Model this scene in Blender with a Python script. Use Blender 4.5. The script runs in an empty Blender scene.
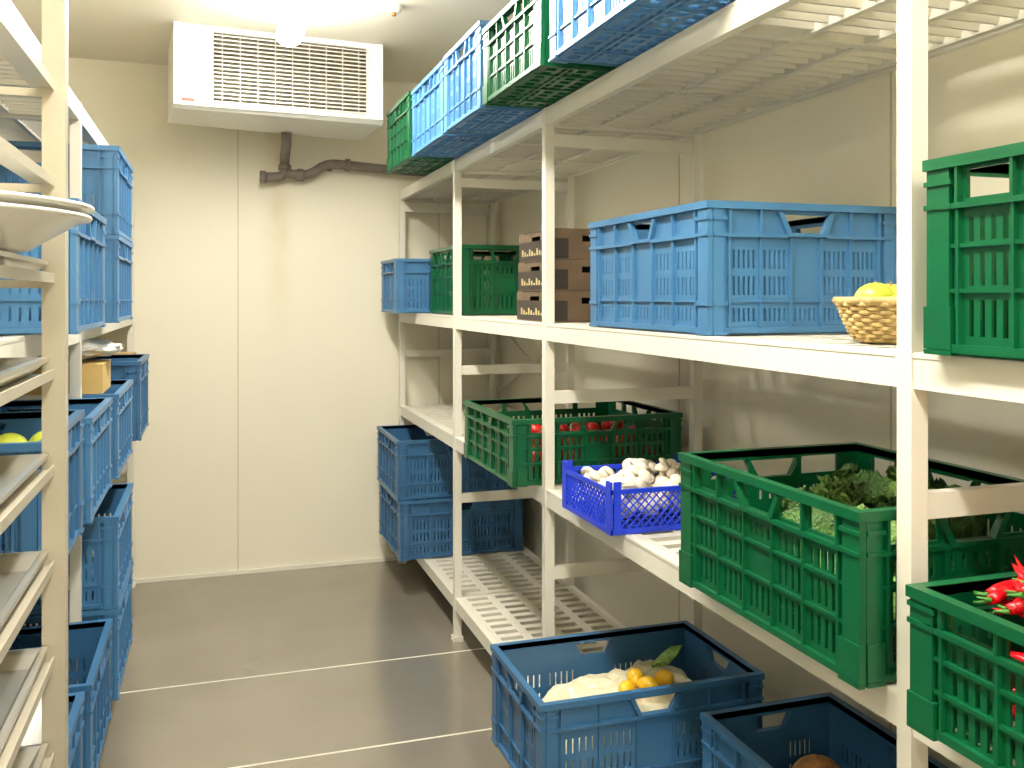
import bpy, bmesh, math, random
from mathutils import Vector, Matrix, noise
random.seed(7)
S=bpy.context.scene
S.view_settings.view_transform='Standard'
def lin(c):
    return tuple(((v/255)/12.92 if v/255<=0.04045 else ((v/255+0.055)/1.055)**2.4) for v in c)
def mat(name,rgb,rough=.5,metal=0,var=.08,scale=8,bump=0,bscale=60,trans=0,emit=0,alpha=1,spec=.5):
    m=bpy.data.materials.new(name); m.use_nodes=True
    nt=m.node_tree; b=nt.nodes['Principled BSDF']
    c=lin(rgb)
    tc=nt.nodes.new('ShaderNodeTexCoord')
    n=nt.nodes.new('ShaderNodeTexNoise'); n.inputs['Scale'].default_value=scale; n.inputs['Detail'].default_value=4
    nt.links.new(tc.outputs['Object'],n.inputs['Vector'])
    r=nt.nodes.new('ShaderNodeValToRGB')
    r.color_ramp.elements[0].position=.3; r.color_ramp.elements[1].position=.7
    r.color_ramp.elements[0].color=(*[max(0,v*(1-var)) for v in c],1)
    r.color_ramp.elements[1].color=(*[min(1,v*(1+var)) for v in c],1)
    nt.links.new(n.outputs['Fac'],r.inputs['Fac']); nt.links.new(r.outputs['Color'],b.inputs['Base Color'])
    b.inputs['Roughness'].default_value=rough; b.inputs['Metallic'].default_value=metal
    b.inputs['Specular IOR Level'].default_value=spec
    if trans: b.inputs['Transmission Weight'].default_value=trans
    if alpha<1: b.inputs['Alpha'].default_value=alpha
    if emit:
        b.inputs['Emission Color'].default_value=(*c,1); b.inputs['Emission Strength'].default_value=emit
    if bump:
        n2=nt.nodes.new('ShaderNodeTexNoise'); n2.inputs['Scale'].default_value=bscale
        nt.links.new(tc.outputs['Object'],n2.inputs['Vector'])
        bp=nt.nodes.new('ShaderNodeBump'); bp.inputs['Strength'].default_value=bump; bp.inputs['Distance'].default_value=.01
        nt.links.new(n2.outputs['Fac'],bp.inputs['Height']); nt.links.new(bp.outputs['Normal'],b.inputs['Normal'])
    return m

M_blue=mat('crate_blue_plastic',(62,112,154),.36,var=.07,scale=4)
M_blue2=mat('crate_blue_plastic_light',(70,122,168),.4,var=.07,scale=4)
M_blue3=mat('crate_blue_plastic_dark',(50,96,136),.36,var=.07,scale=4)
M_green=mat('crate_green_plastic',(3,84,48),.32,var=.08,scale=4)
M_cobalt=mat('crate_cobalt_plastic',(22,56,200),.35,var=.06,scale=4)
M_white=mat('powder_coated_white',(224,220,206),.38,var=.03,scale=3)
M_shelf=mat('shelf_plastic_offwhite',(222,217,202),.45,var=.03,scale=5)
M_dark=mat('dark_void',(30,30,30),.7)
M_grey=mat('pipe_grey',(120,112,104),.6,var=.15,scale=15)
M_steel=mat('stainless_steel',(205,202,192),.3,metal=.9,var=.05,scale=6)
M_alu=mat('trolley_aluminium',(180,173,155),.35,metal=.4,var=.05,scale=6)
M_card=mat('cardboard_brown',(98,80,60),.8,var=.15,scale=12)
M_cardd=mat('cardboard_dark_print',(50,41,34),.6,var=.2,scale=20)
M_cardy=mat('cardboard_yellow_print',(180,164,116),.7,var=.2,scale=30)
M_tan=mat('cardboard_tan',(200,168,104),.8)
M_red=mat('chili_red',(204,14,26),.22,var=.2,scale=20)
M_tom=mat('tomato_red',(192,30,22),.3,var=.2,scale=10)
M_stem=mat('stem_green',(60,120,40),.5)
M_kale=mat('kale_green',(76,112,52),.55,var=.5,scale=30,bump=1,bscale=140)
M_kale2=mat('leaf_green_light',(122,158,78),.55,var=.4,scale=30,bump=.9,bscale=120)
M_mush=mat('mushroom_cream',(226,216,196),.6,var=.06,scale=25)
M_yel=mat('fruit_yellow',(230,180,30),.35,var=.12,scale=15)
M_apple=mat('apple_yellow_green',(198,206,70),.3,var=.12,scale=15)
M_bag=mat('paper_bag_cream',(212,204,172),.35,var=.08,scale=10,bump=.5,bscale=30)
M_wick=mat('wicker_straw',(190,162,106),.75,var=.3,scale=60)
M_plastw=mat('white_plastic',(226,224,216),.2,var=.03)
M_clear=mat('clear_plastic',(225,228,225),.12,var=.02,trans=.8)
M_lamp=mat('lamp_diffuser',(255,250,238),.4,emit=62)
M_unit=mat('evaporator_white_metal',(228,227,219),.3,var=.02)
M_brown=mat('vegetable_brown',(150,105,60),.7,var=.4,scale=40,bump=.8)

def link(o,parent=None):
    S.collection.objects.link(o)
    if parent: o.parent=parent
    return o
class MB:
    def __init__(s): s.v=[];s.f=[];s.m=[];s.mi=0;s.smooth=[];s.sm=False
    def vert(s,p): s.v.append(tuple(p)); return len(s.v)-1
    def face(s,ids): s.f.append(tuple(ids)); s.m.append(int(s.mi)); s.smooth.append(s.sm)
    def hexa(s,P):
        b=len(s.v); s.v+= [tuple(p) for p in P]
        for q in ((0,3,2,1),(4,5,6,7),(0,1,5,4),(1,2,6,5),(2,3,7,6),(3,0,4,7)): s.face([b+i for i in q])
    def box(s,x0,x1,y0,y1,z0,z1):
        s.hexa([(x0,y0,z0),(x1,y0,z0),(x1,y1,z0),(x0,y1,z0),(x0,y0,z1),(x1,y0,z1),(x1,y1,z1),(x0,y1,z1)])
    def mbox(s,f,u0,u1,v0,v1,n0,n1):
        s.hexa([f(u0,v0,n0),f(u1,v0,n0),f(u1,v0,n1),f(u0,v0,n1),f(u0,v1,n0),f(u1,v1,n0),f(u1,v1,n1),f(u0,v1,n1)])
    def tri(s,f,pts,n0,n1):
        a=[s.vert(f(u,v,n0)) for u,v in pts]; b=[s.vert(f(u,v,n1)) for u,v in pts]
        s.face(a); s.face(b[::-1]); k=len(pts)
        for i in range(k): s.face([a[i],b[i],b[(i+1)%k],a[(i+1)%k]])
    def panel(s,f,u0,u1,v0,v1,n0,n1,holes):
        r=lambda t:round(t,5)
        us=sorted({r(u0),r(u1)}|{r(h[0]) for h in holes}|{r(h[1]) for h in holes})
        vs=sorted({r(v0),r(v1)}|{r(h[2]) for h in holes}|{r(h[3]) for h in holes})
        iu={u:i for i,u in enumerate(us)}; iv={v:i for i,v in enumerate(vs)}
        nu,nv=len(us)-1,len(vs)-1
        sol=[[True]*nv for _ in range(nu)]
        for h in holes:
            for i in range(iu[r(h[0])],iu[r(h[1])]):
                for j in range(iv[r(h[2])],iv[r(h[3])]): sol[i][j]=False
        cache={}
        def V(i,j,k):
            key=(i,j,k)
            if key not in cache: cache[key]=s.vert(f(us[i],vs[j],n1 if k else n0))
            return cache[key]
        def ok(i,j): return 0<=i<nu and 0<=j<nv and sol[i][j]
        for i in range(nu):
            for j in range(nv):
                if not sol[i][j]: continue
                s.face([V(i,j,0),V(i+1,j,0),V(i+1,j+1,0),V(i,j+1,0)])
                s.face([V(i,j,1),V(i,j+1,1),V(i+1,j+1,1),V(i+1,j,1)])
                if not ok(i-1,j): s.face([V(i,j,0),V(i,j+1,0),V(i,j+1,1),V(i,j,1)])
                if not ok(i+1,j): s.face([V(i+1,j,0),V(i+1,j,1),V(i+1,j+1,1),V(i+1,j+1,0)])
                if not ok(i,j-1): s.face([V(i,j,0),V(i,j,1),V(i+1,j,1),V(i+1,j,0)])
                if not ok(i,j+1): s.face([V(i,j+1,0),V(i+1,j+1,0),V(i+1,j+1,1),V(i,j+1,1)])
    def sphere(s,c,r,seg=16,rings=10,sc=(1,1,1),rot=None,fn=None):
        s.sm=True; R=rot or Matrix.Identity(3); g=[]
        for i in range(rings+1):
            th=math.pi*i/rings; row=[]
            for j in range(seg):
                ph=2*math.pi*j/seg
                p=Vector((math.sin(th)*math.cos(ph),math.sin(th)*math.sin(ph),math.cos(th)))
                if fn: p=fn(p)
                p=Vector((p.x*sc[0],p.y*sc[1],p.z*sc[2]))*r
                row.append(s.vert(Vector(c)+R@p))
            g.append(row)
        for i in range(rings):
            for j in range(seg): s.face([g[i][j],g[i+1][j],g[i+1][(j+1)%seg],g[i][(j+1)%seg]])
        s.sm=False
    def tube(s,pts,rad,seg=10,closed=False):
        s.sm=True; pts=[Vector(p) for p in pts]; n=len(pts)
        if not hasattr(rad,'__len__'): rad=[rad]*n
        rings=[]; up=Vector((0,0,1))
        prev=None
        for i,p in enumerate(pts):
            if closed: t=pts[(i+1)%n]-pts[i-1]
            else: t=pts[min(i+1,n-1)]-pts[max(i-1,0)]
            t.normalize()
            if prev is None:
                a=t.cross(up)
                if a.length<.1: a=t.cross(Vector((1,0,0)))
            else: a=prev-t*prev.dot(t)
            a.normalize(); prev=a; b=t.cross(a)
            rings.append([s.vert(p+(a*math.cos(2*math.pi*k/seg)+b*math.sin(2*math.pi*k/seg))*rad[i]) for k in range(seg)])
        rr=range(n if closed else n-1)
        for i in rr:
            A=rings[i];B=rings[(i+1)%n]
            for k in range(seg): s.face([A[k],A[(k+1)%seg],B[(k+1)%seg],B[k]])
        s.sm=False
        if not closed: s.face(rings[0][::-1]); s.face(rings[-1])
    def cyl(s,c,r,h,seg=24,r2=None):
        s.tube([Vector(c),Vector(c)+Vector((0,0,h))],[r,r if r2 is None else r2],seg)
    def build(s,name,mats,parent=None,loc=(0,0,0),rotz=0,recalc=True):
        me=bpy.data.meshes.new(name); me.from_pydata(s.v,[],s.f)
        for m in (mats if isinstance(mats,(list,tuple)) else [mats]): me.materials.append(m)
        me.polygons.foreach_set('material_index',s.m); me.polygons.foreach_set('use_smooth',s.smooth)
        if recalc:
            bm=bmesh.new(); bm.from_mesh(me); bmesh.ops.recalc_face_normals(bm,faces=bm.faces); bm.to_mesh(me); bm.free()
        me.update()
        o=bpy.data.objects.new(name,me); o.location=loc; o.rotation_euler=(0,0,rotz)
        return link(o,parent)
def empty(name,loc=(0,0,0)):
    e=bpy.data.objects.new(name,None); e.empty_display_size=.1; e.location=loc; return link(e)
XY=lambda u,v,n:(u,v,n)

# ---------------- room ----------------
RX0,RX1,RY0,RY1,RH=-1.0,1.62,-1.4,5.2,2.73
wm=mat('wall_panel_cream',(232,226,206),.5,var=.02,scale=1.5,bump=.05,bscale=15)
bw=wm.copy(); bw.name='wall_panel_cream_stained'
nt=bw.node_tree; b=nt.nodes['Principled BSDF']; base=b.inputs['Base Color'].links[0].from_socket
tc=nt.nodes.new('ShaderNodeTexCoord'); sx=nt.nodes.new('ShaderNodeSeparateXYZ'); nt.links.new(tc.outputs['Object'],sx.inputs[0])
def mth(op,a,bb=None):
    n=nt.nodes.new('ShaderNodeMath'); n.operation=op
    for i,v in enumerate((a,bb)):
        if v is None: continue
        if isinstance(v,(int,float)): n.inputs[i].default_value=v
        else: nt.links.new(v,n.inputs[i])
    return n.outputs[0]
dx=mth('SUBTRACT',sx.outputs['X'],.345); g=mth('POWER',2.718,mth('MULTIPLY',mth('MULTIPLY',dx,dx),-260))
mr=nt.nodes.new('ShaderNodeMapRange'); mr.inputs[1].default_value=1.2; mr.inputs[2].default_value=1.95; nt.links.new(sx.outputs['Z'],mr.inputs[0])
ns=nt.nodes.new('ShaderNodeTexNoise'); ns.inputs['Scale'].default_value=7; nt.links.new(tc.outputs['Object'],ns.inputs['Vector'])
fac=mth('MULTIPLY',mth('MULTIPLY',g,mr.outputs[0]),mth('MULTIPLY',ns.outputs['Fac'],.6))
mx=nt.nodes.new('ShaderNodeMix'); mx.data_type='RGBA'; nt.links.new(fac,mx.inputs[0]); nt.links.new(base,mx.inputs[6]); mx.inputs[7].default_value=(*lin((196,166,96)),1)
nt.links.new(mx.outputs[2],b.inputs['Base Color'])

def bx(name,a,mt,parent=None):
    m=MB(); m.box(*a); return m.build(name,mt,parent)
bx('wall_back',(RX0-.1,RX1+.1,RY1,RY1+.1,0,RH),bw)
bx('wall_left',(RX0-.1,RX0,RY0,RY1,0,RH),wm)
bx('wall_right',(RX1,RX1+.1,RY0,RY1,0,RH),wm)
bx('wall_front',(RX0-.1,RX1+.1,RY0-.1,RY0,0,RH),wm)
bx('ceiling',(RX0-.1,RX1+.1,RY0-.1,RY1+.1,RH,RH+.1),mat('ceiling_panel',(226,220,204),.5,var=.02,scale=2))
fm=mat('floor_steel_grey',(158,151,138),.3,metal=.5,var=.08,scale=2.2,spec=.7)
nt=fm.node_tree; b=nt.nodes['Principled BSDF']
n3=nt.nodes.new('ShaderNodeTexNoise'); n3.inputs['Scale'].default_value=2.0; n3.inputs['Detail'].default_value=1
tc=nt.nodes.new('ShaderNodeTexCoord'); nt.links.new(tc.outputs['Object'],n3.inputs['Vector'])
mr=nt.nodes.new('ShaderNodeMapRange'); mr.inputs[3].default_value=.14; mr.inputs[4].default_value=.32; nt.links.new(n3.outputs['Fac'],mr.inputs[0]); nt.links.new(mr.outputs[0],b.inputs['Roughness'])
bx('floor',(RX0-.1,RX1+.1,RY0-.1,RY1+.1,-.1,0),fm)
m=MB()
for y in (3.77,3.06,2.35,1.64,.93): m.box(RX0,RX1,y-.004,y+.004,0,.0012)
m.build('floor_trim_joints',mat('joint_sealant',(225,220,205),.4))
sm=mat('panel_seam',(196,186,156),.6)
for i,x in enumerate((.134,1.25,-.95)): bx('trim_%d'%(i+1),(x-.0025,x+.0025,RY1-.0015,RY1,0,RH),sm)
for i,y in enumerate((4.1,3.0,1.9,.8)): bx('trim_%d'%(i+4),(RX1-.0015,RX1,y-.003,y+.003,0,RH),sm)
m=MB(); m.box(RX0,RX1,RY1-.012,RY1,0,.02); m.build('baseboard_back',M_white)
m=MB(); m.box(RX1-.012,RX1,RY0,RY1-.02,0,.02); m.build('baseboard_right',M_white)
m=MB(); m.box(-.35,.55,RY0+.004,RY0+.03,0,2.05); m.box(.4,.46,RY0+.03,RY0+.08,.95,1.2); m.build('door_1',M_unit)

# ---------------- racks ----------------
PW=.0155
def rack(name,fx,rx,posts,levels,slat_levels,cross,ztop):
    e=empty(name,((fx+rx)/2,(posts[0]+posts[-1])/2,0))
    ox,oy=e.location.x,e.location.y
    def mk(mb,n,mt):
        mb.v=[(x-ox,y-oy,z) for x,y,z in mb.v]; return mb.build(n,mt,e)
    lo,hi=min(fx,rx),max(fx,rx)
    for k,y in enumerate(posts):
        m=MB()
        for x in (fx,rx):
            m.box(x-PW,x+PW,y-PW,y+PW,.02,ztop)
            m.box(x-.022,x+.022,y-.022,y+.022,0,.02)
            m.box(x-.012,x+.012,y-.012,y+.012,ztop,ztop+.003)
        for z in cross:
            m.box(lo+PW,hi-PW,y-.010,y+.010,z-.02,z+.02)
        for z in levels:
            m.box(lo+PW,hi-PW,y-.012,y+.012,z-.06,z-.012)
        mk(m,'upright_frame_%d'%(k+1),M_white)
    for k in range(len(posts)-1):
        ya,yb=sorted((posts[k],posts[k+1])); ya+=PW; yb-=PW
        m=MB()
        for z in levels:
            for x in (fx,rx):
                m.box(x-.012,x+.012,ya,yb,z-.055,z)
                m.box(x-.0135,x+.0135,ya,yb,z-.008,z-.001)
        mk(m,'beams_%d'%(k+1),M_white)
        for li,z in enumerate(levels):
            m=MB(); xa,xb=lo+.014,hi-.014
            if z in slat_levels:
                n=int((yb-ya)/.048); p=(yb-ya)/n
                for i in range(n):
                    y=ya+i*p+.008
                    m.hexa([(xa,y+.012,z-.042),(xb,y+.012,z-.042),(xb,y+.020,z-.042),(xa,y+.020,z-.042),
                            (xa,y,z-.002),(xb,y,z-.002),(xb,y+.012,z-.002),(xa,y+.012,z-.002)])
                for t in (0,.33,.66,1):
                    x=xa+(xb-xa)*t; m.box(x-.008,x+.008,ya,yb,z-.048,z-.001)
                for t in (.0,.33,.66,1): 
                    y=ya+(yb-ya)*t; m.box(xa,xb,y-.012,y+.012,z-.050,z-.0015)
            else:
                holes=[]; n=int((yb-ya)/.068); p=(yb-ya-.02)/n; c=4; q=(xb-xa)/c
                for i in range(n):
                    for j in range(c):
                        holes.append((xa+j*q+.018,xa+(j+1)*q-.018,ya+.01+i*p+.018,ya+.01+(i+1)*p-.016))
                m.panel(XY,xa,xb,ya,yb,z-.025,z-.001,holes)
            mk(m,'shelf_%d_%d'%(k+1,li+1),M_shelf)
    return e
PR=[5.13,3.90,2.755,1.15,-.4]
r=rack('storage_shelving',1.02,1.55,PR,[2.10,1.416,.89,.19],[2.10],[1.18,.62,2.0],2.10)
ox,oy=r.location.x,r.location.y
m=MB()
for (ya,za),(yb,zb) in (((5.1,.95),(3.93,1.36)),((5.1,1.36),(3.93,.95))):
    m.tube([(1.58-ox,ya-oy,za),(1.58-ox,yb-oy,zb)],.008,6)
m.build('brace',M_white,r)
PL=[5.13,3.12,1.85,.0]
rack('storage_shelving',-.40,-.93,PL,[2.10,1.416,.92,.22],[2.10],[1.18,.62,1.75],2.10)

# ---------------- crates ----------------
def crate(name,mt,x0,x1,y0,y1,z0,h,style='blue',rot=0):
    lx,ly=x1-x0,y1-y0; m=MB(); o=.013; t=.005
    sides=[(ly,lambda u,v,n:(lx/2+n,u,v)),(ly,lambda u,v,n:(-lx/2-n,u,v)),(lx,lambda u,v,n:(u,ly/2+n,v)),(lx,lambda u,v,n:(u,-ly/2-n,v))]
    for si,(L,f) in enumerate(sides):
        a=L/2; cz=.06; xs=si<2; E=.0004 if xs else 0
        ae=a if xs else a-o-t
        holes=[]; nb=max(3,round((L-2*cz)/.105))
        if nb%2==0: nb+=1
        bw_=(L-2*cz)/nb
        hw=.062; hz0,hz1=h*.775,h*.915
        for k in range(nb):
            ua=-a+cz+k*bw_; uc=ua+bw_/2; mid=(k==nb//2)
            if style=='blue':
                ns=5; sw=.0055
                rows=((.10,.20),(.30,.44),(.50,.64)) if not mid else ((.10,.20),)
            else:
                ns=4; sw=.0085
                rows=((.10,.28),(.35,.51),(.57,.69)) if not mid else ((.10,.28),(.6,.69))
            for rr_,(za,zb) in enumerate(rows):
                for i in range(ns):
                    c=uc+(i-(ns-1)/2)*(bw_-.016)/ns
                    holes.append((c-sw/2,c+sw/2,h*za,h*zb))
            if style=='green' and not mid:
                holes.append((ua+.010,ua+bw_-.010,h*.785,h*.925))
        holes.append((-hw,hw,hz0,hz1))
        m.panel(f,-a+o,a-o,.0005,h-.001,-o-t,-o,holes)
        q=.022
        m.tri(f,[(-hw-.001,hz0-.0005),(-hw+q,hz0-.0005),(-hw-.001,hz1)],-o-t+.0003,-o-.0003); m.tri(f,[(hw+.001,hz0-.0005),(hw+.001,hz1),(hw-q,hz0-.0005)],-o-t+.0003,-o-.0003)
        m.tri(f,[(-hw-.012,hz1+.004),(-hw,hz1+.004),(-hw+q,hz0),(-hw+q-.01,hz0-.006)],-o,-.002)
        m.tri(f,[(hw+.012,hz1+.004),(hw,hz1+.004),(hw-q,hz0),(hw-q+.01,hz0-.006)],-o,-.002)
        m.mbox(f,-hw+q-.01,hw-q+.01,hz0-.0085,hz0-.0005,-o,-.001)
        m.mbox(f,-ae,ae,h-.016,h,-o-t,0)
        rl=min(ae,a-.03)
        m.mbox(f,-rl,-hw+q-.01,h*.735,h*.735+.008,-o,-.002); m.mbox(f,hw-q+.01,rl,h*.735,h*.735+.008,-o,-.002)
        m.mbox(f,-a+.044,a-.044,.004,.016,-o,-.004)
        for k in range(nb+1):
            u=-a+cz+k*bw_
            m.mbox(f,u-.0025,u+.0025,.01,h*.735,-o,-.005)
            if abs(u)>hw+.01: m.mbox(f,u-.0025,u+.0025,h*.735+.008,h-.016,-o,-.003)
        if style=='green':
            m.mbox(f,-a+.044,a-.044,h*.315,h*.315+.006,-o,-.007)
            m.mbox(f,-a+.044,a-.044,h*.54,h*.54+.006,-o,-.007)
        else:
            m.mbox(f,-a+.044,a-.044,h*.245,h*.245+.005,-o,-.008)
        for sg in (-1,1):
            ce=a-.004 if xs else a-o-t-.0003
            u0,u1=sorted((sg*(a-.046),sg*ce))
            m.mbox(f,u0,u1,.0015,h-.0165,-o-t+.001,-.004+E*(-1))
            ce=a-.0012 if xs else a-o-t-.0003
            uu=sorted((sg*(a-.052),sg*ce))
            for z in (.0002,h*.22,h*.74,h*.86): m.mbox(f,uu[0],uu[1],z,z+.007,-o+.0002,-.0012)
            if style=='green': m.mbox(f,uu[0],uu[1],.008,h*.22,-o+.0002,-.0012)
    holes=[]; nx=int((lx-.06)/.042); ny=int((ly-.06)/.042); px=(lx-.06)/nx; py=(ly-.06)/ny
    for i in range(nx):
        for j in range(ny):
            holes.append((-lx/2+.03+i*px+.007,-lx/2+.03+(i+1)*px-.007,-ly/2+.03+j*py+.007,-ly/2+.03+(j+1)*py-.007))
    m.panel(XY,-lx/2+o+t,lx/2-o-t,-ly/2+o+t,ly/2-o-t,.004,.010,holes)
    for s_ in (-.3,0,.3):
        m.box(-lx/2+o+t,lx/2-o-t,s_*ly-.004,s_*ly+.004,.0003,.0088); m.box(s_*lx-.004,s_*lx+.004,-ly/2+o+t,ly/2-o-t,.0006,.0092)
    return m.build(name,mt,None,((x0+x1)/2,(y0+y1)/2,z0),rot)
B='blue_plastic_crate'; G='green_plastic_crate'; e=.0035
TZ,MZ,LZ,BZ=2.10+e,1.416+.0015,.89+.0015,.19+.0015
crate(G,M_green,.81,1.27,3.93,4.46,TZ,.29,'green')
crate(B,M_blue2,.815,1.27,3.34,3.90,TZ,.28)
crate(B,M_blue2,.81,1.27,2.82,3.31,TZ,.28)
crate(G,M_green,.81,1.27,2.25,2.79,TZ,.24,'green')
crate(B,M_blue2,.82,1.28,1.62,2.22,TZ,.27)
crate(B,M_blue,1.005,1.515,1.74,2.39,MZ,.29)
crate(B,M_blue,.89,1.36,4.66,5.08,MZ,.28)
crate(G,M_green,1.06,1.50,4.02,4.62,MZ,.32,'green')
crate(G,M_green,.98,1.45,.50,1.085,MZ,.28,'green')
crate(G,M_green,.95,1.41,1.185,1.765,LZ,.275,'green')
crate(G,M_green,.91,1.52,2.79,3.39,LZ,.215,'green')
crate(G,M_green,.937,1.42,.48,1.07,LZ,.20,'green')
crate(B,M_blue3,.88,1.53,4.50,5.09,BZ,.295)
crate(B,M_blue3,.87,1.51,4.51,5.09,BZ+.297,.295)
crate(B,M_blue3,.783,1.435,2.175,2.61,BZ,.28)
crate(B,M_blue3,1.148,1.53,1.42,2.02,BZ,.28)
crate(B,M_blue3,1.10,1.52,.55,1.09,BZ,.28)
LT=.22+.0015; LM=.92+.0015
crate(B,M_blue,-.74,-.28,3.16,3.72,MZ,.28); crate(B,M_blue,-.74,-.28,3.16,3.72,MZ+.282,.28)
crate(B,M_blue,-.74,-.28,2.22,2.80,MZ,.30)
crate(B,M_blue,-.74,-.28,3.16,3.72,LM,.27)
crate(B,M_blue,-.75,-.29,2.56,3.07,LM,.27)
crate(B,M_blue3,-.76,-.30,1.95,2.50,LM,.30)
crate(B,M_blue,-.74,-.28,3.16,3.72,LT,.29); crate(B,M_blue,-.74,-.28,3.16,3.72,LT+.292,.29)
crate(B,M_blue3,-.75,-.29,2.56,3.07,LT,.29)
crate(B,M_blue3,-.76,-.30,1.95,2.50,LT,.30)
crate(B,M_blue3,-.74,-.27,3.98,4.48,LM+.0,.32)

def lattice(name,x0,x1,y0,y1,z0,h):
    lx,ly=x1-x0,y1-y0; m=MB()
    sides=[(ly,lambda u,v,n:(lx/2+n,u,v)),(ly,lambda u,v,n:(-lx/2-n,u,v)),(lx,lambda u,v,n:(u,ly/2+n,v)),(lx,lambda u,v,n:(u,-ly/2-n,v))]
    for si,(L,f) in enumerate(sides):
        a=L/2; d=0 if si<2 else .0102
        m.mbox(f,-a+d,a-d,h-.032,h-.020,-.009,0)
        m.mbox(f,-a+d,a-d,.0005,.014,-.010,-.0005)
        for sg in (-1,1):
            u=sorted((sg*(a-d),sg*(a-.03))); m.mbox(f,u[0],u[1],0,h,-.006,.0004)
        z0_,z1_=.013,h-.031; H=z1_-z0_; p=.022
        n=int((2*a-.06+H)/p)
        for i in range(n+1):
            for sg in (-1,1):
                ub=-a+.03-H+i*p; A=[ub,z0_]; Bq=[ub+H,z1_]
                lo,hi=-a+.03,a-.03
                if A[0]<lo: A=[lo,z0_+(lo-ub)]
                if Bq[0]>hi: Bq=[hi,z0_+(hi-ub)]
                if Bq[0]-A[0]<.004: continue
                w=.0022; dn=.0005*sg
                m.tri(f,[(sg*(A[0]-w),A[1]),(sg*(A[0]+w),A[1]),(sg*(Bq[0]+w),Bq[1]),(sg*(Bq[0]-w),Bq[1])],-.006+dn,-.002+dn)
    holes=[]; nx,ny=12,10
    for i in range(nx):
        for j in range(ny):
            holes.append((-lx/2+.02+i*(lx-.04)/nx+.004,-lx/2+.02+(i+1)*(lx-.04)/nx-.004,-ly/2+.02+j*(ly-.04)/ny+.004,-ly/2+.02+(j+1)*(ly-.04)/ny-.004))
    m.panel(XY,-lx/2+.01,lx/2-.01,-ly/2+.01,ly/2-.01,.001,.006,holes)
    return m.build(name,M_cobalt,None,((x0+x1)/2,(y0+y1)/2,z0))
lattice('cobalt_lattice_crate',.965,1.36,2.15,2.49,LZ,.135)
m=MB()
for i in range(85):
    x=random.uniform(1.0,1.325); y=random.uniform(2.185,2.455); r_=random.uniform(.017,.025)
    dz=(.105+.035*math.exp(-((x-1.18)**2+(y-2.33)**2)/.015))*random.uniform(.6,1)
    R=Matrix.Rotation(random.uniform(-.9,.9),3,'X')@Matrix.Rotation(random.uniform(-.9,.9),3,'Y')
    c=Vector((x,y,LZ+.004+dz))
    m.sphere(c,r_,14,8,(1,1,.78),R,lambda p:Vector((p.x,p.y,p.z if p.z>-.25 else -.25)))
    ax=R@Vector((0,0,-1)); m.tube([c,c+ax*r_*1.1],[r_*.36,r_*.40],8)
for i in range(40):
    m.sphere((random.uniform(1.0,1.32),random.uniform(2.19,2.45),LZ+.04+random.uniform(0,.05)),.026,12,8)
m.build('mushroom_pile',M_mush)

def chili(m,c,L,r_,ang,tilt,curve):
    pts=[];rad=[]
    d=Vector((math.cos(ang)*math.cos(tilt),math.sin(ang)*math.cos(tilt),math.sin(tilt))); sd=Vector((-math.sin(ang),math.cos(ang),.3))
    for i in range(9):
        t=i/8; pts.append(Vector(c)+d*(L*(t-.5))+sd*(curve*math.sin(t*math.pi))); rad.append(r_*(1-.93*t**1.6)*(.75 if i==0 else 1))
    m.mi=0; m.tube(pts,rad,9)
    m.mi=1; m.tube([pts[0],pts[0]-d*.008+sd*.002,pts[0]-d*.018+sd*.006],[r_*.5,.0025,.0015],6); m.mi=0
m=MB()
for i in range(260):
    L=random.uniform(.08,.13); ang=random.uniform(0,6.28)
    ex=abs(math.cos(ang))*L/2+.035; ey=abs(math.sin(ang))*L/2+.035
    x=random.uniform(.95+ex,1.405-ex); y=random.uniform(.495+ey,1.05-ey)
    z=LZ+.035+random.uniform(0,.135)
    chili(m,(x,y,z),L,random.uniform(.008,.012),ang,random.uniform(-.2,.2),random.uniform(-.01,.02))
for i in range(130):
    x=1.045+random.gauss(0,.03); y=.945+random.gauss(0,.05); L=random.uniform(.07,.11)
    x=max(x,1.015); y=min(y,1.0)
    chili(m,(x+random.uniform(0,.17),y,LZ+.16+random.uniform(0,.075)),L,random.uniform(.006,.010),random.uniform(0,6.28),random.uniform(-.1,.55),random.uniform(.01,.03))
m.build('red_chili_pile',[M_red,M_stem])
m=MB()
for i in range(150):
    c=(random.uniform(.965,1.455),random.uniform(2.85,3.335),LZ+.045+random.uniform(0,.09)); r_=random.uniform(.022,.029)
    m.mi=0; m.sphere(c,r_,14,9,(1,1,.88))
    m.mi=1
    if i%3==0:
        for k in range(5):
            a=k*1.257; m.tri(lambda u,v,n:(u,v,n),[(c[0],c[1]),(c[0]+.012*math.cos(a-.25),c[1]+.012*math.sin(a-.25)),(c[0]+.02*math.cos(a),c[1]+.02*math.sin(a)),(c[0]+.012*math.cos(a+.25),c[1]+.012*math.sin(a+.25))],c[2]+r_*.86,c[2]+r_*.86+.002)
m.build('tomato_pile',[M_tom,M_stem])
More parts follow.
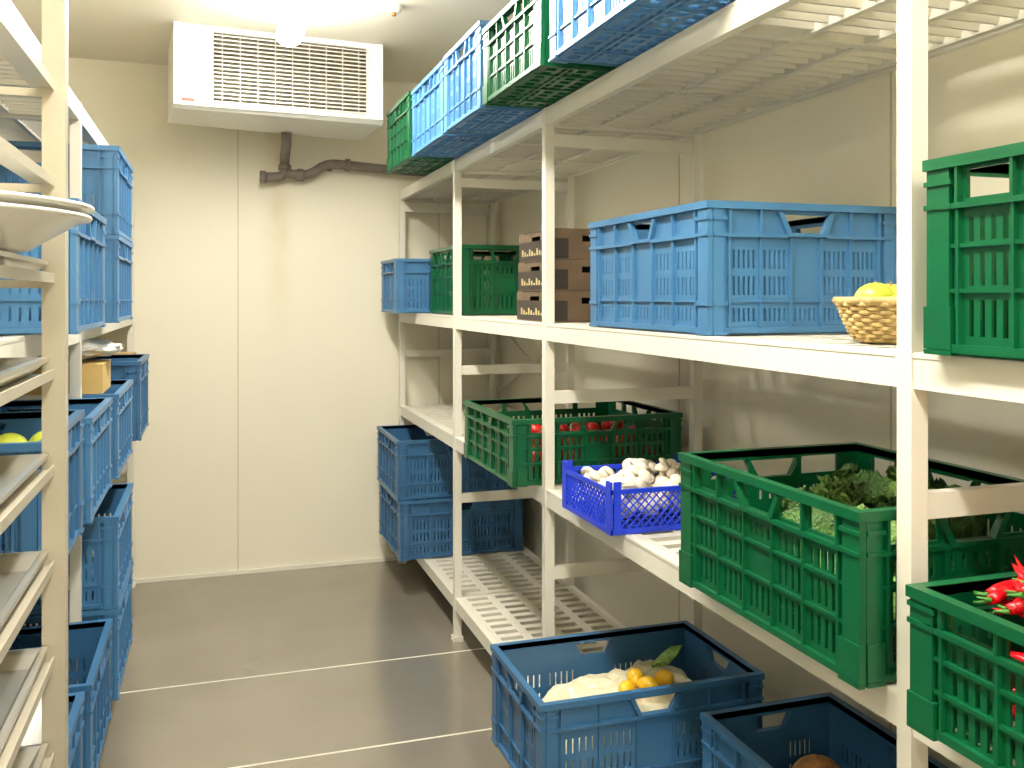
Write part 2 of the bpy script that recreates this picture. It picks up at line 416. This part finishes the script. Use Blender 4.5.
def leaf(m,c,L,W,ang,bend,ruf,lift,pitch=0,nu=26,nv=14):
    g=[]; ph=random.uniform(0,6); m.sm=True
    ca_,sa=math.cos(ang),math.sin(ang); cp,sp=math.cos(pitch),math.sin(pitch)
    for i in range(nu+1):
        u=i/nu; w=W*math.sin(math.pi*min(1,.12+u*.86))**.6; row=[]
        for j in range(nv+1):
            v=j/nv*2-1
            k=abs(v)**1.4
            zz=lift+bend*u*(1-u)*4+k*ruf*math.sin(u*44+ph+v*2)+.02*abs(v)+(.4+k)*ruf*.8*noise.noise(Vector((u*16,v*9,ph)))
            xx=L*(u-.5)+k*ruf*.7*math.cos(u*37+ph); yy=v*w*(1-.15*math.sin(u*24+ph)*k)
            xx,zz=cp*xx-sp*zz,sp*xx+cp*zz
            row.append(m.vert((c[0]+ca_*xx-sa*yy,c[1]+sa*xx+ca_*yy,c[2]+zz)))
        g.append(row)
    for i in range(nu):
        for j in range(nv): m.face([g[i][j],g[i+1][j],g[i+1][j+1],g[i][j+1]])
    m.sm=False
m=MB()
def cupleaf(c,R,az,tilt,ph,span=1.0,flare=.25):
    g=[]; nu,nv=22,22; m.sm=True
    for i in range(nu+1):
        u=i/nu; el=-.9+u*2.0; row=[]
        for j in range(nv+1):
            v=j/nv*2-1
            wd=span*math.sin(math.pi*min(1,.15+.8*u))**.5
            a=az+v*wd
            edge=max(abs(v)**3,u**4)
            rr=R*(1+flare*edge*.6+.06*noise.noise(Vector((u*9+ph,v*9,ph)))+.05*abs(math.sin(v*9+ph))*(.3+u)+edge*.09*math.sin(u*26+v*17+ph))
            p=Vector((rr*math.cos(el)*math.cos(a),rr*math.cos(el)*math.sin(a),rr*math.sin(el)*.85))
            row.append(m.vert(Vector(c)+p))
        g.append(row)
    for i in range(nu):
        for j in range(nv): m.face([g[i][j],g[i+1][j],g[i+1][j+1],g[i][j+1]])
    m.sm=False
def cab(c,r_,sd):
    def fn(p): return p*(1+.07*noise.noise(p*8+Vector((0,sd,0)))+.05*noise.noise(p*20)+.03*math.sin(p.x*14+p.y*9+sd))
    m.mi=1; m.sphere(c,r_,60,40,(1,1,.85),None,fn)
    for k in range(6):
        m.mi=0 if k%3 else 1
        cupleaf(c,r_*(1.07+.04*(k//3)),k*1.047*2+sd,0,sd+k*1.7,.85,.22+.14*(k//3))
for i,(x,y,z) in enumerate(((1.29,1.63,.08),(1.27,1.45,.08),(1.08,1.62,.075),(1.09,1.44,.075),(1.26,1.29,.08),(1.09,1.28,.075),
                            (1.28,1.56,.185),(1.28,1.40,.185),(1.13,1.53,.15),(1.16,1.36,.155))):
    cab((x,y,LZ+z),.070,i*3.1)
for i in range(14):
    m.mi=1 if i%3==0 else 0; hx=random.uniform(0,1)
    leaf(m,(1.10+.16*hx,random.uniform(1.28,1.62),LZ+.13+hx*.08),random.uniform(.09,.13),random.uniform(.035,.055),random.uniform(0,6.28),random.uniform(0,.03),random.uniform(.008,.012),0,random.uniform(-.4,.4))
m.build('savoy_cabbage_pile',[M_kale,M_kale2],recalc=False)
# paper bag & yellow fruit
m=MB(); n=44
g=[]; m.sm=True
for i in range(n+1):
    row=[]
    for j in range(n+1):
        u,v=i/n,j/n; x=.84+.55*u; y=2.22+.35*v
        ed=min(1,min(u,1-u)*4)*min(1,min(v,1-v)*7)
        z=BZ+.05+.115*ed**.5+.06*u+.024*noise.noise(Vector((x*9,y*14,3)))+.012*noise.noise(Vector((x*40,y*40,7)))
        row.append(m.vert((x+.015*noise.noise(Vector((y*20,1,2))),y+.015*noise.noise(Vector((x*20,5,2))),z)))
    g.append(row)
for i in range(n):
    for j in range(n): m.face([g[i][j],g[i+1][j],g[i+1][j+1],g[i][j+1]])
m.sm=False
o=m.build('paper_bag',M_bag,recalc=False); sd=o.modifiers.new('s','SOLIDIFY'); sd.thickness=.003
m=MB()
def lem(p):
    q=p.copy(); s_=math.exp(-((abs(p.z)-1)**2)*30); q.z*=1.2+.18*s_; return q
for (x,y,z) in ((1.10,2.34,.214),(1.16,2.33,.222),(1.15,2.39,.222),(1.22,2.35,.226)):
    R=Matrix.Rotation(random.uniform(1,2),3,'X')@Matrix.Rotation(random.uniform(-1,1),3,'Y')
    m.mi=0; m.sphere((x,y,BZ+z),.024,18,14,(1,1,1),R,lem)
m.mi=1
for k in range(5): m.tube([(1.22+.011*k,2.42,BZ+.235),(1.27+.011*k,2.45,BZ+.25),(1.33+.008*k,2.51,BZ+.245)],[.007,.006,.003],6)
m.build('lemon_pile',[M_yel,M_kale2])
m=MB()
for (x,y,a,z) in ((1.32,1.79,.4,.19),(1.38,1.88,2,.08),(1.28,1.65,1,.07),(1.42,1.72,1,.08),(1.27,1.84,1,.08)):
    R=Matrix.Rotation(a,3,'Z'); m.sphere((x,y,BZ+z),.06,24,16,(1.2,1,1),R,lambda p:p*(1+.12*noise.noise(p*4)))
m.build('celeriac_pile',[M_brown])
m=MB()
for i in range(12):
    R=Matrix.Rotation(random.uniform(0,3),3,'Z')
    m.sphere((random.uniform(1.08,1.35),random.uniform(.6,.98),MZ+.05+i*.007),.042,14,10,(1.4,1,1),R)
m.build('melon_pile',mat('melon_pale',(190,190,150),.5,var=.2,scale=12))

bc=(1.19,1.38)
m=MB(); zb=MZ
for k in range(11):
    t=k/10; R_=.066+.032*t**.7; z=zb+.006+.07*t; pts=[]
    for i in range(64):
        a=2*math.pi*i/64; rr=R_+.004*math.sin(a*16+(k%2)*math.pi); pts.append((rr*math.cos(a)*1.05,rr*math.sin(a),z-zb))
    m.tube(pts,.0046 if k<10 else .008,6,closed=True)
for i in range(16):
    a=2*math.pi*(i+.5)/16; m.tube([( (.066+.032*t**.7)*math.cos(a)*1.05,(.066+.032*t**.7)*math.sin(a),.004+.072*t) for t in (0,.25,.5,.75,1)],.003,5)
m.cyl((0,0,0),.064,.008,28)
m.build('wicker_basket',M_wick,None,(bc[0],bc[1],zb))
def apfn(p): 
    q=p.copy(); rr=math.hypot(p.x,p.y); q.z=p.z*.92-.25*math.exp(-rr*rr*14)*(1 if p.z>0 else -1); return q
m=MB()
for (dx,dy,dz) in ((-.042,.01,.076),(.03,-.03,.076),(.02,.042,.076),(-.02,-.04,.058),(.0,0,.045),(.045,.0,.06)):
    m.mi=0; m.sphere((bc[0]+dx,bc[1]+dy,zb+dz),.036,20,14,(1,1,1),Matrix.Rotation(dx*9,3,'X'),apfn)
    m.mi=1; m.tube([(bc[0]+dx,bc[1]+dy,zb+dz+.022),(bc[0]+dx+.003,bc[1]+dy,zb+dz+.036)],.0015,5)
m.build('apple_pile',[M_apple,M_brown])

for k in range(3):
    z=MZ+k*.104; m=MB(); jx=.004*k
    x0,x1,y0,y1=1.07+jx,1.33,2.84+.006*k,3.22
    t=.004
    m.mi=0
    m.box(x0,x1,y0,y1,z,z+t)
    hl=[(y0+.14,y1-.14,z+.06,z+.085)]
    m.panel(lambda u,v,n:(n,u,v),y0,y1,z+t,z+.1,x0,x0+t,hl); m.panel(lambda u,v,n:(n,u,v),y0,y1,z+t,z+.1,x1-t,x1,hl)
    hl=[(x0+.10,x1-.08,z+.06,z+.08)]
    m.panel(lambda u,v,n:(u,n,v),x0+t,x1-t,z+t,z+.1,y0,y0+t,hl); m.panel(lambda u,v,n:(u,n,v),x0+t,x1-t,z+t,z+.1,y1-t,y1,hl)
    m.box(x0,x1,y0,y0+.07,z+.1,z+.103); m.box(x0,x1,y1-.07,y1,z+.1,z+.103); m.box(x0,x1,y0+.075,y1-.075,z+.0985,z+.1015)
    m.mi=1; m.box(x0-.001,x0,y0+.002,y1-.002,z+.004,z+.07); m.box(x0,x0+.05,y0-.001,y0,z+.004,z+.07)
    m.mi=2
    for i in range(12): m.box(x0-.002,x0-.001,y0+.03+i*.026,y0+.03+i*.026+.014,z+.02,z+.028+.008*((i*7)%3))
    m.build('cardboard_produce_box',[M_card,M_cardd,M_cardy])
def carton(name,x0,x1,y0,y1,z,h):
    m=MB(); m.box(x0,x1,y0,y1,z,z+h)
    m.box(x0-.001,x1+.001,y0-.001,(y0+y1)/2-.002,z+h,z+h+.003); m.box(x0-.001,x1+.001,(y0+y1)/2+.002,y1+.001,z+h,z+h+.003); m.build(name,M_tan)
carton('cardboard_carton',-.7,-.36,4.6,4.95,LM,.3)
carton('cardboard_carton',-.68,-.33,3.18,3.42,LM+.272,.09)
def lumpy(name,c,sc,mt,seed=0,amp=.22):
    m=MB(); m.sphere(c,1,48,30,sc,None,lambda p:p*(1+amp*noise.noise(p*2.5+Vector((seed,0,0)))+amp*.5*noise.noise(p*7+Vector((seed,3,0))))); return m.build(name,mt)
lumpy('plastic_bag',(-.43,3.34,LM+.272+.093+.042),(.13,.13,.034),M_plastw,3)
lumpy('plastic_bag',(-.42,2.22,LT+.29),(.085,.19,.12),M_plastw,5)
m=MB()
for i in range(26):
    m.sphere((-.36-.075*(i%4)+random.uniform(-.01,.01),2.06+.075*((i//4)%5),LM+.06+.05*(i//14)+.12),.040,16,12,(1,1,1),Matrix.Rotation(i*.7,3,'X'),apfn)
m.build('apple_pile',[M_apple])

# ---------------- trolley ----------------
te=empty('tray_trolley',(-.49,1.2,0))
m=MB()
X0,X1,Y0,Y1=-.755,-.220,.88,1.5
q=.0155
for x in (X0,X1):
    for y in (Y0,Y1): m.box(x-q,x+q,y-q,y+q,.13,2.02)
zs=[.265+.14*i for i in range(12)]
for z in zs:
    for x,s_ in ((X0,1),(X1,-1)):
        a,b_=sorted((x,x+s_*.03)); m.box(a,b_,Y0+q,Y1-q,z,z+.003); m.box(x-.0015,x+.0015,Y0+q,Y1-q,z-.004,z+.010)
    m.box(X0+q,X1-q,Y1-.007,Y1+.007,z-.012,z)
for z in (.15,1.99):
    for y in (Y0,Y1): m.box(X0+q,X1-q,y-.011,y+.011,z,z+.03)
    for x in (X0,X1): m.box(x-.011,x+.011,Y0+q,Y1-q,z,z+.03)
m.v=[(x+.49,y-1.2,z) for x,y,z in m.v]; m.build('frame',M_alu,te)
m=MB()
for x in (X0,X1):
    for y in (Y0+.02,Y1-.02):
        m.tube([(x-.015+.49,y-1.2,.06),(x+.015+.49,y-1.2,.06)],.06,20); m.box(x+.49-.02,x+.49+.02,y-1.2-.02,y-1.2+.02,.11,.13)
m.build('casters',M_dark,te)
def tray(name,z,mt,d=.024):
    m=MB(); a,b_,c,dd=X0+.006,X1-.006,Y0+.02,Y1-.02
    def ring(i_,z_): return [m.vert(p) for p in ((a+i_,c+i_,z+z_),(b_-i_,c+i_,z+z_),(b_-i_,dd-i_,z+z_),(a+i_,dd-i_,z+z_))]
    pr=[(.004,d-.008),(0,d-.006),(0,d),(.008,d+.001),(.012,d-.004),(.022,.002)]
    R=[ring(*p) for p in pr]
    for A,Bq in zip(R,R[1:]):
        for k in range(4): m.face([A[k],A[(k+1)%4],Bq[(k+1)%4],Bq[k]])
    m.face(R[-1])
    b2=ring(.022,.0); m.face(b2)
    for k in range(4): m.face([R[0][k],R[0][(k+1)%4],b2[(k+1)%4],b2[k]])
    m.build(name,mt)
for i in (0,1,2,3,4,5,6,7,8,9): tray('steel_tray',zs[i]+.0035,M_steel)
def platter(z,cx,cy,R0):
    m=MB(); n=48; prof=[(0,0),(.17,0),(.18,.002),(.255,.038),(.27,.040),(.27,.044),(.250,.044),(.175,.006),(0,.004)]
    g=[]; m.sm=True
    for r_,zz in prof: g.append([m.vert((r_*R0*math.cos(2*math.pi*i/n),r_*R0*math.sin(2*math.pi*i/n),zz)) for i in range(n)])
    for a in range(len(prof)-1):
        for i in range(n): m.face([g[a][i],g[a][(i+1)%n],g[a+1][(i+1)%n],g[a+1][i]])
    m.build('serving_platter',M_plastw,None,(cx,cy,z),recalc=False)
for k in range(2): platter(zs[9]+.030+.012*k,-.352+.003*k,1.235,.78)
def tub(z,cx,cy):
    m=MB(); L,W,H=.17,.22,.085
    m.box(cx-L,cx+L,cy-W,cy+W,z,z+.003)
    for s_ in (-1,1):
        m.box(cx+s_*L-.002,cx+s_*L+.002,cy-W,cy+W,z,z+H); m.box(cx-L,cx+L,cy+s_*W-.002,cy+s_*W+.002,z,z+H)
    m.box(cx-L-.01,cx+L+.01,cy-W-.01,cy+W+.01,z+H,z+H+.006)
    m.build('clear_storage_tub',M_clear)
for i in (2,3,4): tub(zs[i]+.0065,-.45,1.2)
m=MB()
for i in range(7): m.sphere((-.30-.065*(i%4),1.33-.07*(i//4),zs[7]+.042),.033,16,12,(1,1,1),None,apfn)
m.build('lime_pile',M_apple)

# ---------------- evaporator ----------------
ue=empty('ceiling_evaporator_unit',(.29,4.66,2.545)); ue.rotation_euler=(0,0,math.radians(5.5))
W2,D2,H2=.475,.25,.183
m=MB()
f=lambda u,v,n:(u,-D2+n,v)
gx0,gx1,gz0,gz1=-W2+.165,W2-.075,-.165,.155
m.panel(f,-W2,W2,-H2,H2,0,.015,[(gx0,gx1,gz0,gz1)])
m.box(-W2,-W2+.012,-D2+.015,D2,-H2,H2); m.box(W2-.012,W2,-D2+.015,D2,-H2,H2)
m.box(-W2+.012,W2-.012,-D2+.015,D2,H2-.012,H2); m.box(-W2+.012,W2-.012,D2-.012,D2,-H2,H2-.012)
m.box(gx0-.010,gx1+.010,-D2-.006,-D2,gz1,gz1+.010); m.box(gx0-.010,gx1+.010,-D2-.006,-D2,gz0-.010,gz0)
m.box(gx0-.010,gx0,-D2-.006,-D2,gz0,gz1); m.box(gx1,gx1+.010,-D2-.006,-D2,gz0,gz1)
m.box(-W2-.004,-W2+.028,-D2-.004,-D2,-H2,H2); m.box(W2-.03,W2+.004,-D2-.004,-D2,-H2,H2)
for x in (-W2+.06,W2-.04):
    for z in (-H2+.03,H2-.03): m.tube([(x,-D2-.004,z),(x,-D2+.002,z)],.006,10)
m.hexa([(-W2-.006,-D2+.03,-H2-.012),(W2+.01,-D2+.03,-H2-.02),(W2+.01,D2-.04,-H2-.030),(-W2-.006,D2-.10,-H2-.014),(-W2-.006,-D2+.002,-H2-.0005),(W2+.01,-D2+.002,-H2-.0005),(W2+.01,D2,-H2-.0005),(-W2-.006,D2,-H2-.0005)])
m.box(-.42,-.38,-.2,.2,H2,H2+.002)
m.build('housing',M_unit,ue)
m=MB()
nsl=17
for i in range(nsl):
    z=gz0+(i+.5)*(gz1-gz0)/nsl
    m.hexa([(gx0,-D2+.0,z-.005),(gx1,-D2+.0,z-.005),(gx1,-D2+.016,z+.001),(gx0,-D2+.016,z+.001),(gx0,-D2+.0,z),(gx1,-D2+.0,z),(gx1,-D2+.016,z+.006),(gx0,-D2+.016,z+.006)])
for i in range(9):
    x=gx0+(i+.5)*(gx1-gx0)/9; m.box(x-.0015,x+.0015,-D2-.003,-D2+.001,gz0,gz1)
m.build('grille',mat('grille_metal',(215,210,198),.4,metal=.2),ue)
m=MB()
m.box(gx0-.02,gx1+.02,-D2+.05,-D2+.055,gz0-.01,gz1+.01); m.build('coil_fins',mat('coil_grey',(130,124,110),.6,metal=.2,scale=50,var=.3),ue)
m=MB(); m.box(-W2+.03,-W2+.085,-D2-.0045,-D2-.0005,-H2+.018,-H2+.030); m.build('warning_label',mat('label_red',(205,90,70),.5,scale=60,var=.3),ue)
m=MB()
def arcpts(pts,n=5):
    out=[]
    pts=[Vector(p) for p in pts]; out.append(pts[0])
    for i in range(1,len(pts)-1):
        a,b_,c=pts[i-1],pts[i],pts[i+1]; r_=min(.06,(b_-a).length*.45,(c-b_).length*.45)
        p=b_+(a-b_).normalized()*r_; q=b_+(c-b_).normalized()*r_
        for k in range(n+1):
            t=k/n; out.append(p*(1-t)**2+b_*2*t*(1-t)+q*t*t)
    out.append(pts[-1]); return out
yy=5.12
m.tube(arcpts([(.36,yy-.3,2.335),(.36,yy-.3,2.28),(.375,yy,2.25),(.375,yy,2.15),(.26,yy,2.145)]),.026,14)
m.tube(arcpts([(.375,yy,2.17),(.50,yy,2.16),(.60,yy,2.235),(.92,yy,2.215),(1.45,yy,2.20)]),.026,14)
for p,q_ in (((.245,yy,2.145),(.275,yy,2.145)),((.44,yy,2.165),(.475,yy,2.163)),((.70,yy,2.231),(.725,yy,2.229)),((.375,yy,2.19),(.375,yy,2.215))):
    m.tube([p,q_],.034,14)
for x in (.62,1.0): m.box(x-.01,x+.01,yy+.02,RY1-.003,2.2,2.24)
m.build('drain_pipe',M_grey)
m=MB(); m.cyl((.73,3.85,RH-.03),.028,.03,20,.034); m.mi=1; m.cyl((.73,3.85,RH-.042),.010,.012,12); m.build('ceiling_temperature_sensor',[M_unit,M_brown])

# ---------------- lamps ----------------
LP=20
def lamp(x,y0,y1):
    e_=empty('fluorescent_ceiling_lamp',(x,(y0+y1)/2,2.61)); L=(y1-y0)/2
    m=MB(); m.box(-.028,.028,-L,L,.055,.12); m.build('fixture_body',M_unit,e_)
    m=MB(); n=16
    def pr(k): return [(.055*k*math.cos(a),.01+.044*k*math.sin(a)) for a in [math.pi*2*i/n for i in range(n)]]
    rr=[(-L,.6),(-L+.006,.9),(-L+.02,1),(L-.02,1),(L-.006,.9),(L,.6)]
    G_=[[m.vert((x_,y_,z)) for x_,z in pr(k)] for y_,k in rr]; m.sm=True
    for A,Bq in zip(G_,G_[1:]):
        for i in range(n): m.face([A[i],A[(i+1)%n],Bq[(i+1)%n],Bq[i]])
    m.sm=False; m.face(G_[0]); m.face(G_[-1]); m.build('diffuser',M_lamp,e_)
    ld=bpy.data.lights.new('lamp_light','AREA'); ld.shape='RECTANGLE'; ld.size=.12; ld.size_y=2*L-.1; ld.energy=LP; ld.color=(1,.965,.89)
    lo=bpy.data.objects.new('light_source',ld); lo.location=(0,0,-.04); link(lo,e_)
lamp(.315,2.75,4.08); lamp(.315,.6,1.9); lamp(.315,-1.2,-.1)

w=bpy.data.worlds.new('World'); S.world=w; w.use_nodes=True
w.node_tree.nodes['Background'].inputs[0].default_value=(1,.95,.85,1); w.node_tree.nodes['Background'].inputs[1].default_value=.3

cd=bpy.data.cameras.new('Camera'); cam=bpy.data.objects.new('Camera',cd); S.collection.objects.link(cam)
cam.location=(0,0,1.5); th=math.atan(300/920); cam.rotation_euler=(math.radians(90),0,-th)
cd.sensor_width=36; cd.lens=920/1024*36; cd.shift_y=-87/1024; cd.clip_start=.02
S.camera=cam
